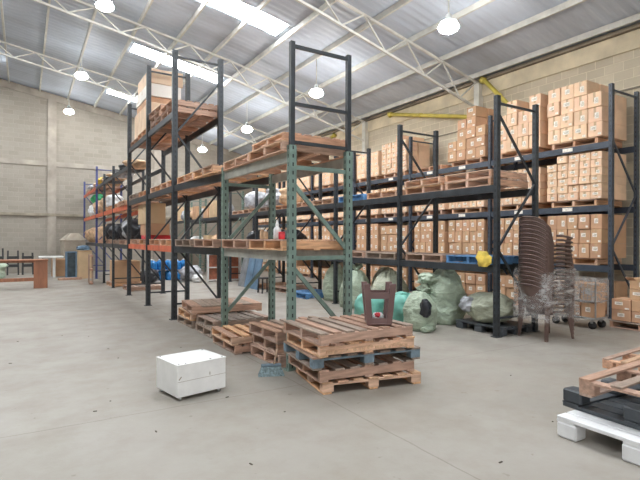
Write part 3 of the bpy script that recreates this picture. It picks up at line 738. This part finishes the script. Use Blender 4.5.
# upside-down stool on the stack
st = thing('plastic_stool', 'plum brown plastic stool standing upside down on the tallest pallet stack', 'stool', (3.27, 4.1, STACK_TOP+.002), R(-31))
S0, S1, SH = .102, .138, .44
MB().cbox(-.132, .132, -.132, .132, 0, .028, .01).build('seat', 'stool_plastic', st)
for sx in (-1, 1):
    for sy in (-1, 1):
        m = MB(); b0 = Vector((sx*S0, sy*S0, .02)); b1 = Vector((sx*S1, sy*S1, SH))
        vs = []
        for c, w in ((b0, .03), (b1, .031)):
            vs += [c+Vector((dx*w, dy*w, 0)) for dx, dy in ((-1, -1), (1, -1), (1, 1), (-1, 1))]
        m.add(vs, [(3, 2, 1, 0), (4, 5, 6, 7), (0, 1, 5, 4), (1, 2, 6, 5), (2, 3, 7, 6), (3, 0, 4, 7)]); m.build('leg', 'stool_plastic', st)
def lerp(z): return S0+(S1-S0)*(z-.02)/(SH-.02)
for k in range(4):
    for z, hh in ((.05, .05), (.315, .065)):
        q = lerp(z); c, s = math.cos(k*math.pi/2), math.sin(k*math.pi/2); y = -q-.012
        p = Vector((-q, y, z)); e = Vector((q, y, z)); rot = lambda v: Vector((v.x*c-v.y*s, v.x*s+v.y*c, v.z))
        MB().bar(rot(p), rot(e), .022, hh).build('stretcher', 'stool_plastic', st)
rg_ = lying('plastic_bag', 'crumpled white and red bag inside the upturned stool', 'bag', (3.27, 4.1, STACK_TOP+.032), .06, .06, .045, 'white_bag', 41, 0, None, .2)
pillow(rg_, 'red_print', (-.03, -.03, .065), .03, .035, .028, 'red', 42, .2)
MB().cbox(-.13, .13, -.03, .03, 0, .012, .003).build('wood_strip', 'white_paint', None, (3.44, 4.3, STACK_TOP+.004), (0, 0, R(8)))
tag(bpy.data.objects['wood_strip'], 'thin white strip lying on the top pallet right of the stool', 'strip')

# lower right pallets
plastic_pallet('white plastic pallet at the lower right, bottom of the pile', (4.2, 1.68, 0), R(-1), 1.2, 1.14, .165, 'white_plastic', slats=9)
plastic_pallet('black plastic pallet lying upside down on the white pallet at lower right', (4.42, 1.76, .166+.152), (math.pi, 0, R(-3)), 1.2, 1.14, .15, 'black_plastic')
p = make_pallet(1.0, 1.3, .14, 'wood_brown', 'wood_brown', 5, name='wooden_pallet', wide=.42); place(p, 'brown wooden pallet on top of the black plastic pallet at lower right', (4.41, 1.68, .33), R(92))
p = make_pallet(.9, 1.2, .12, 'wood', 'wood', 5, wide=.42); place(p, 'light wooden pallet on the floor behind the lower right pile', (6.66, 2.78, 0), R(94))

# ------------------------------------------------------------------ stacked chairs
def make_chair():
    t = thing('plastic_chair', 'chair', 'chair')
    def backf(u, v):        # u round the back, v up
        a = (u-.5)*R(150); z = .40+v*(.47-.17*abs(2*u-1)**2.6)
        return (-.02-.23*math.cos(a)-.17*(z-.4)/.47, .25*(1+.1*(z-.4)/.47)*math.sin(a)/math.sin(R(75)), z)
    MB().grid(backf, 20, 8).build('backrest', 'brown_plastic', t, solid=.006)
    MB().tube([backf(.1+.8*i/28, 1) for i in range(29)], .014, 8).build('rim', 'brown_plastic', t)
    def seatf(u, v):
        x = -.2+.5*u; y = (v-.5)*.4*min(1, .5+2.2*u); return (x, y, .425-.02*math.sin(math.pi*u)*math.sin(math.pi*v)-.03*max(0, u-.85)/.15)
    MB().grid(seatf, 10, 8).build('seat', 'brown_plastic', t, solid=.012)
    for s in (-1, 1):       # arm rest and the panel below it, flaring outwards so the chairs nest
        MB().grid(lambda u, v: (.17+.09*u, s*(.268-.05*(1-v)), .42+v*(.13-.03*u)), 6, 3).build('side_panel', 'brown_plastic', t, solid=.005)
        MB().tube([(-.06, s*.272, .572), (.06, s*.276, .572), (.2, s*.272, .55), (.28, s*.266, .535)], .019, 8).build('armrest', 'brown_plastic', t)
    for sx, sy in ((-1, -1), (-1, 1), (1, -1), (1, 1)):
        m = MB(); x0, x1 = (-.215, -.275) if sx < 0 else (.31, .375); y0, y1 = (sy*.25, sy*.285) if sx < 0 else (sy*.205, sy*.25); w0, w1 = .048, .04
        def plate(p):
            vs = p+[(x+dx, y+dy, z) for (x, y, z), (dx, dy) in zip(p, [(-sx*.006, -sy*.006)]*4)]
            m.add(vs, [(0, 1, 2, 3), (7, 6, 5, 4), (0, 4, 5, 1), (1, 5, 6, 2), (2, 6, 7, 3), (3, 7, 4, 0)])
        plate([(x1, y1, 0), (x1-sx*w1, y1, 0), (x0-sx*w0, y0, .42), (x0, y0, .42)]); plate([(x1, y1, 0), (x0, y0, .42), (x0, y0-sy*w0, .42), (x1, y1-sy*w1, 0)])
        m.build('leg', 'brown_plastic', t)
    return t
chair = make_chair(); NCH = 17
for i in range(NCH):
    lb = 'lowest brown plastic chair of the wrapped stack, its legs on the floor' if i == 0 else 'topmost brown plastic chair of the tall wrapped stack' if i == NCH-1 else 'brown plastic chair in the middle of the tall wrapped stack'
    place(chair, lb, (7.1+.001*i, 4.66, .066*i), R(-8), 'brown chairs in the wrapped stack')
wrap = MB()
def wf(u, v):
    a = u*2*math.pi; e = .3; c, s = math.cos(a), math.sin(a)
    x = .04+.4*math.copysign(abs(c)**e, c); y = .345*math.copysign(abs(s)**e, s); z = .3+.78*v+.03*math.sin(a*3)+.02*math.sin(a*7)
    k = 1+.03*noise.noise(Vector((c*3, s*3, v*7)))-.03*v
    return (7.1+x*k, 4.66+y*k-.1*x, z)
wrap.grid(wf, 60, 22)
tag(wrap.build('stretch_wrap', 'film'), 'clear stretch film wound round the lower half of the chair stack', 'plastic wrap')

# ------------------------------------------------------------------ trolley with wrapped cartons, and cartons on a low pallet
tr = thing('trolley', 'wire platform trolley on castors behind the chair stack', 'trolley', (8.65, 5.0, 0))
MB().cbox(-.2, .2, -.42, .42, .17, .2, .005).build('platform', 'chrome', tr)
m = MB()
for z in (.49, .66, .86):
    for s in (-1, 1): m.bar((-.2, s*.42, z), (.2, s*.42, z), .008, .008); m.bar((s*.2, -.42, z), (s*.2, .42, z), .008, .008)
for i in range(13):
    y = -.42+.07*i; m.bar((-.2, y, .49), (.2, y, .49), .005, .005); m.bar((-.2, y, .49), (-.2, y, .86), .005, .005)
for s in (-1, 1):
    for q in (-1, 1): m.bar((s*.2, q*.42, .2), (s*.2, q*.42, .86), .02, .02)
m.build('wire_basket', 'chrome', tr)
for x in (-.15, .15):
    for y in (-.34, .34):
        w = MB(); w.tube([(x-.018, y, .07), (x+.018, y, .07)], .07, 18); wo = w.build('castor', 'rubber', tr)
        MB().box(x-.028, x+.028, y-.02, y+.02, .1, .171).build('fork', 'chrome', wo)
for k in range(3):
    y = 4.73+.27*k
    for z, hh, lv in ((.201, .25, 'lower shelf'), (.497, .3, 'wire basket')):
        o = bpy.data.objects.new('carton', carton_mesh(.25, .34, hh, k, 'card_b')); COL.objects.link(o); o.location = (8.65, y, z)
        tag(o, 'carton on the trolley\'s %s, %s from its near end' % (lv, ORD[k]), 'carton', 'cartons on the trolley')
wm = MB()
def wf2(u, v):
    a = u*2*math.pi; c, s = math.cos(a), math.sin(a); e = .25
    return (8.65+.222*math.copysign(abs(c)**e, c), 5.0+.445*math.copysign(abs(s)**e, s), .47+.42*v+.01*math.sin(9*a))
wm.grid(wf2, 64, 8); tag(wm.build('stretch_wrap', 'film_box'), 'clear film wrapped round the basket cartons on the trolley', 'plastic wrap')

p = make_pallet(.8, 1.0, .13, 'wood_brown', None, 6); place(p, 'low brown pallet under cartons at the right picture edge', (9.38, 4.12, 0), 0)
cb = {v: carton_mesh(.32, .4, .19, v, 'card_b') for v in range(3)}
for r in range(2):
    for k in range(3):
        o = bpy.data.objects.new('carton', cb[(k+r) % 3]); COL.objects.link(o); o.location = (9.21, 4.44-.334*k, .136+.192*r)
        tag(o, 'small carton on the low pallet at the right edge, %s row, %s from the trolley' % (('bottom', 'second')[r], ORD[k]), 'carton', 'cartons on the low pallet')
for r in range(2):
    for k in range(2):
        o = bpy.data.objects.new('carton', cb[(k+r+1) % 3]); COL.objects.link(o); o.location = (9.25, 4.16-.34*k, .52+.194*r)
        if r == 1 and k == 0: MB().bar((-.203, .12, .15), (-.25, .14, .2), .2, .006).build('open_flap', 'card_b', o)
        tag(o, 'small carton topping the pile at the right edge, %s row, %s one' % (('third', 'topmost')[r], ('left', 'right')[k]), 'carton', 'cartons on the low pallet')
# ------------------------------------------------------------------ small things on the green rack
zg = 1.42+PH+.004
bo = thing('spray_bottle', 'white plastic bottle with pointed cap on the green rack\'s lower level', 'bottle', (2.83, 5.66, zg))
MB().lathe([(.045, 0), (.05, .01), (.05, .12), (.046, .14), (.022, .165), (.02, .175)], 18).build('body', 'white_plastic', bo)
MB().lathe([(.024, .172), (.024, .2), (.015, .215), (.01, .25), (.004, .252)], 14).build('cap', 'white_plastic', bo)
rj = thing('jar', 'small red jar right of the white bottle on the green rack', 'jar', (2.83, 5.53, zg))
MB().lathe([(.04, 0), (.043, .01), (.043, .07), (.035, .075)], 18).build('body', 'red', rj); MB().lathe([(.04, .074), (.042, .08), (.042, .095), (.01, .097)], 18).build('lid', 'red', rj)
for k, (y, hh) in enumerate(((6.28, .16), (6.16, .13))):
    tj = thing('jar', ('taller', 'shorter')[k]+' brown bottle left of the white bottle on the green rack', 'bottle', (2.9, y, zg))
    MB().lathe([(.03, 0), (.033, .01), (.033, hh*.7), (.016, hh*.85), (.015, hh)], 14).build('body', 'tan_sack', tj); MB().lathe([(.017, hh-.02), (.018, hh), (.005, hh+.004)], 12).build('cap', 'white_plastic', tj)
lying('cloth', 'yellow cloth hanging on the blue pallet by the dark rack post', 'cloth', (6.37, 5.26, 1.12), .05, .13, .13, 'yellow', 51, 0, None, .2)

# ------------------------------------------------------------------ the aisle behind: shelf unit, panels, stool, blue bottles
su = thing('shelf_unit', 'low white shelf unit with brown cells behind the green rack', 'shelf', (6.38, 17.2, 0), R(-8))
H = 1.02
MB().box(-.62, .62, .13, .15, 0, H).build('back_panel', 'cell', su)
for x, w in ((-.62, .04), (-.09, .16), (.58, .04)): MB().box(x, x+w, -.15, .13, 0, H).build('upright_panel', 'white_paint', su)
for x0, x1 in ((-.58, -.09), (.07, .58)):
    for z in (.03, .5, H-.035): MB().box(x0, x1, -.148, .13, z, z+.035).build('shelf', 'white_paint', su)
for k, (y, mt, lb) in enumerate(((14.9, 'panel_grey', 'grey panel'), (14.38, 'panel_blue', 'pale blue panel'), (13.86, 'panel_blue', 'narrow blue panel'))):
    o = MB().cbox(-.015, .015, -.24, .24, 0, 1.06, .004).build('board', mt, None, (6.12, y, .006), (0, R(12), 0))
    tag(o, '%s leaning against the dark rack, %s from the shelf unit' % (lb, ORD[k]), 'board', 'panels leaning in the aisle')
so = thing('stool', 'small dark stool on the floor in front of the dark rack', 'stool', (6.0, 12.8, 0))
MB().cbox(-.17, .17, -.17, .17, .41, .45, .01).build('seat', 'frame_dark', so)
for x in (-.13, .13):
    for y in (-.13, .13): MB().bar((x*1.15, y*1.15, 0), (x, y, .41), .035, .035).build('leg', 'frame_dark', so)
def make_jug():
    t = thing('water_bottle', 'blue', 'bottle')
    MB().lathe([(.12, 0), (.135, .02), (.135, .1), (.128, .12), (.135, .14), (.135, .24), (.1, .3), (.04, .33), (.035, .36)], 16).build('body', 'blue_plastic', t)
    MB().lathe([(.038, .355), (.04, .36), (.04, .375), (.01, .378)], 12).build('cap', 'white_plastic', t); return t
jug = make_jug()
bc = thing('board_shelf', 'thin board between the two rows of blue bottles', 'board', (4.75, 18.85, .385)); MB().box(-.8, .8, -.3, .3, 0, .02).build('plank', 'blue_wood', bc)
for r in range(2):
    for q in range(2):
        for k in range(5):
            place(jug, 'big blue water bottle, %s layer, %s row, %s from the left' % (('floor', 'upper')[r], ('front', 'rear')[q], ORD[k]), (4.15+.3*k, 18.7+.3*q, .002+.405*r), 0, 'blue water bottles')

# ------------------------------------------------------------------ load of the far rack, and the corner by the back wall
for i, (y, z, s, mt, lb) in enumerate([
    (23.9, 2.52, .42, 'white_bag', 'white sack on the middle level of the blue rack, by the back wall'), (22.9, 2.52, .4, 'white_bag', 'white sack on the middle level of the blue rack, nearer one'),
    (23.5, 2.52+.6, .3, 'teal_green', 'bright green bag on the white sacks, blue rack'), (21.6, 2.52, .42, 'tan_sack', 'tan sack on the middle level of the blue rack'),
    (24.3, 1.4, .45, 'tan_sack', 'tan sack on the lower level of the blue rack, by the back wall'), (23.0, 1.4, .45, 'tan_sack', 'tan sack on the lower level of the blue rack, next from the wall'), (21.6, 1.4, .45, 'tan_sack', 'tan sack on the lower level of the blue rack, beside its blue post'),
    (19.9, 2.52+PH, .4, 'tan_sack', 'tan sack on a pallet, middle level of the blue rack'), (18.9, 2.52+PH, .36, 'white_bag', 'white sack on a pallet, middle level of the blue rack')]):
    lying('bag', lb, 'bag', (2.82, y, z+.004), s*.85, s*1.0, s*.75, mt, 60+i, .4*i, None, .14)
for i, y in enumerate((14.62, 15.25, 15.98, 19.05, 19.9)):
    mt = ('black_bag', 'grey_bag', 'black_bag', 'black_bag', 'tan_sack')[i]; zz = 1.4+(PH if y < 20.5 else 0)
    lying('bag', 'bag in the cluttered lower level of the blue rack, %s from its near end' % ORD[i], 'bag', (2.8, y, zz+.006), .34, .27, .3, mt, 120+i, .5*i, None, .16)
for i in range(5):
    lying('bag', 'small bundle in the cluttered top level of the blue rack, %s from its near end' % ORD[i], 'bag', (2.8, (14.7, 15.7, 17.2, 17.95, 19.1)[i], 3.605), .34, .34, .13, ('tan_sack', 'black_bag', 'grey_bag')[i % 3], 140+i, .2*i, None, .2)
for k, (y, z, mt) in enumerate(((24.3, 3.6+PH, 'grey_bag'), (22.6, 3.6+PH, 'tan_sack'), (21.2, 3.6+PH, 'yellow'), (20.0, 3.6, 'tan_sack'))):
    lying('bag', ('grey', 'tan', 'yellow', 'brown')[k]+' bundle on the top level of the blue rack', 'bundle', (2.85, y, z+.004), .36, .5, .16, mt, 80+k, 0, None, .2)
bigbox('cardboard_box', 2.5, 3.3, 16.75, 17.75, PH+.004, .7, 'card_b', 'large brown cardboard box on a pallet under the far rack')
place(proto['wood_light'], 'pallet under the large cardboard box at the far rack', (2.9, 17.2, 0), R(3), 'pallets under the far rack')
place(proto['wood_brown'], 'pallet on the floor right of the large cardboard box', (3.15, 15.6, 0), R(3), 'pallets under the far rack')
qr = random.Random(11); qi = [0, 0]
for lv, z in enumerate((1.15, 2.45)):
    for i in range(3):
        for k in range(3):
            y = QY[i]+.42+.73*k; n = qi[lv]; qi[lv] += 1; w = '%s level of the far green rack, %s from its near end' % (('lower', 'upper')[lv], ORD[n])
            if qr.random() < .45: bigbox('carton', 6.55, 7.3, y-.3, y+.3, z+.003, qr.uniform(.4, .75), qr.choice(['card_b', 'card', 'tan_board']), 'large box, '+w, 'carton', 0, 'load of the far green rack')
            else: lying('bag', 'bag, '+w, 'bag', (6.92, y, z+.005), .34, .29, qr.uniform(.24, .32), qr.choice(['black_bag', 'tan_sack', 'grey_bag', 'white_bag', 'black_bag']), 160+n+10*lv, 0, 'load of the far green rack', .13)
for x, y, rr_, mt, lb in ((6.75, 11.38, 2, 'blue', 'blue pallet on the floor under the dark rack, behind the leftmost sack'), (6.95, 12.75, 0, 'wood_brown', 'wooden pallet on the floor under the dark rack, right of the small dark stool'), (6.95, 13.82, 1, 'wood', 'wooden pallet on the floor under the dark rack, behind the small dark stool')):
    place(proto[mt], lb, (x, y, 0), R(rr_), 'pallets on the floor under the dark rack')
# pallet standing on edge
place(proto['wood_brown'], 'wooden pallet standing on its edge before the tan cabinet', (1.93, 18.6, .5), (R(90), 0, R(86)), 'pallets standing at the back')
cabx = thing('cabinet', 'tan wooden cabinet near the blue rack post', 'cabinet', (2.05, 21.2, 0))
MB().cbox(-.24, .24, -.25, .25, .0, 1.08, .008).build('body', 'tan_board', cabx); MB().box(-.26, .26, -.27, .27, 1.078, 1.1).build('top', 'tan_board', cabx)
lying('bag', 'pale blue bag lying on top of the tan cabinet', 'bag', (2.02, 21.2, 1.102), .24, .22, .1, 'panel_blue', 90, 0, None, .2)
gl = thing('display_case', 'narrow blue framed glass case left of the tan cabinet', 'cabinet', (1.62, 21.8, 0))
MB().box(-.17, .17, -.2, .2, .03, 1.02).build('glass_body', 'glass', gl)
for x in (-.17, .17):
    for y in (-.2, .2): MB().box(x-.025, x+.025, y-.025, y+.025, 0, 1.05).build('frame_post', 'panel_blue', gl)
for z in (.02, 1.03): MB().box(-.19, .19, -.22, .22, z-.02, z+.02).build('frame_rail', 'panel_blue', gl)
cv = thing('covered_cabinet', 'beige covered cabinet with peaked cover against the back wall', 'cabinet', (1.85, 23.9, 0), R(8))
MB().box(-.42, .42, -.4, .4, 0, 1.52).build('body', 'beige_cover', cv)
MB().add([(-.47, -.45, 1.5), (.47, -.45, 1.5), (.47, .45, 1.5), (-.47, .45, 1.5), (-.12, -.3, 1.82), (.16, -.3, 1.82), (.16, .3, 1.82), (-.12, .3, 1.82)],
         [(3, 2, 1, 0), (4, 5, 6, 7), (0, 1, 5, 4), (1, 2, 6, 5), (2, 3, 7, 6), (3, 0, 4, 7)]).build('peaked_cover', 'beige_cover', cv)
dk = thing('desk', 'brown desk with solid end panel at the left edge', 'desk', (-.6, 17.8, 0))
MB().cbox(-1.6, 1.26, -.33, .33, .865, .9, .005).build('desktop', 'desk', dk)
for x in (-1.55, .86): MB().box(x, x+.38, -.3, -.26, 0, .866).build('end_panel', 'desk', dk)
MB().box(-1.5, 1.2, -.02, .02, .8, .866).build('apron', 'desk', dk)
wt = thing('table', 'white table in front of the back wall behind the brown desk', 'table', (.94, 22.2, 0))
MB().cbox(-.44, .42, -.3, .3, .8, .86, .005).build('tabletop', 'white_paint', wt)
for x in (-.38, .1): MB().box(x-.05, x+.05, -.05, .05, 0, .8).build('leg', 'white_paint', wt)
bigbox('carton', .98, 1.5, 22.7, 23.2, 0, .72, 'card_b', 'tan box on the floor behind the white table')
for k, x in enumerate((-.95, -.4, .15)):
    t = thing('metal_frame', '%s dark metal stand against the back wall behind the desk, counted from the left' % ORD[k], 'stand', (x, 24.4, 0), R(10*k-8), 'dark stands at the back wall')
    for dx in (-.2, .2): MB().bar((dx, 0, 0), (dx*.9, .05, 1.15-.1*k), .06, .06).build('leg', 'frame_dark', t)
    for z in (.4, .75): MB().bar((-.22, .03, z), (.22, .03, z), .05, .12).build('crossbar', 'frame_dark', t)
o = MB().cbox(-2.2, 1.4, -.07, .07, 0, .12, .005).build('floor_beam', 'desk', None, (-.9, 20.6, 0), (0, 0, R(4))); tag(o, 'long reddish beam lying on the floor behind the desk', 'beam')
lying('bag', 'pale green plastic bundle at the left edge behind the desk', 'bundle', (-1.0, 22.6, 0), .45, .36, .32, 'sack', 95, 0, None, .2)
o = MB().cbox(-.4, .4, -.12, .12, 0, .08, .005).build('wood_offcut', 'wood_brown', None, (1.5, 20.6, 0), (0, 0, R(12))); tag(o, 'low brown timber on the floor before the glass case', 'timber')

# scraps on the floor
m = MB(); q = random.Random(5)
for _ in range(46):
    x, y = q.uniform(-1.5, 5.5), q.uniform(1.2, 9); 
    if x > 2.2 and y > 3.6: continue
    a = q.uniform(0, 3.1); L = q.uniform(.008, .035); m.bar((x, y, .003), (x+L*math.cos(a), y+L*math.sin(a), .004), .01, .005)
tag(m.build('floor_scraps', 'scrap'), 'small dark scraps scattered over the concrete floor', 'scraps', kind='stuff')
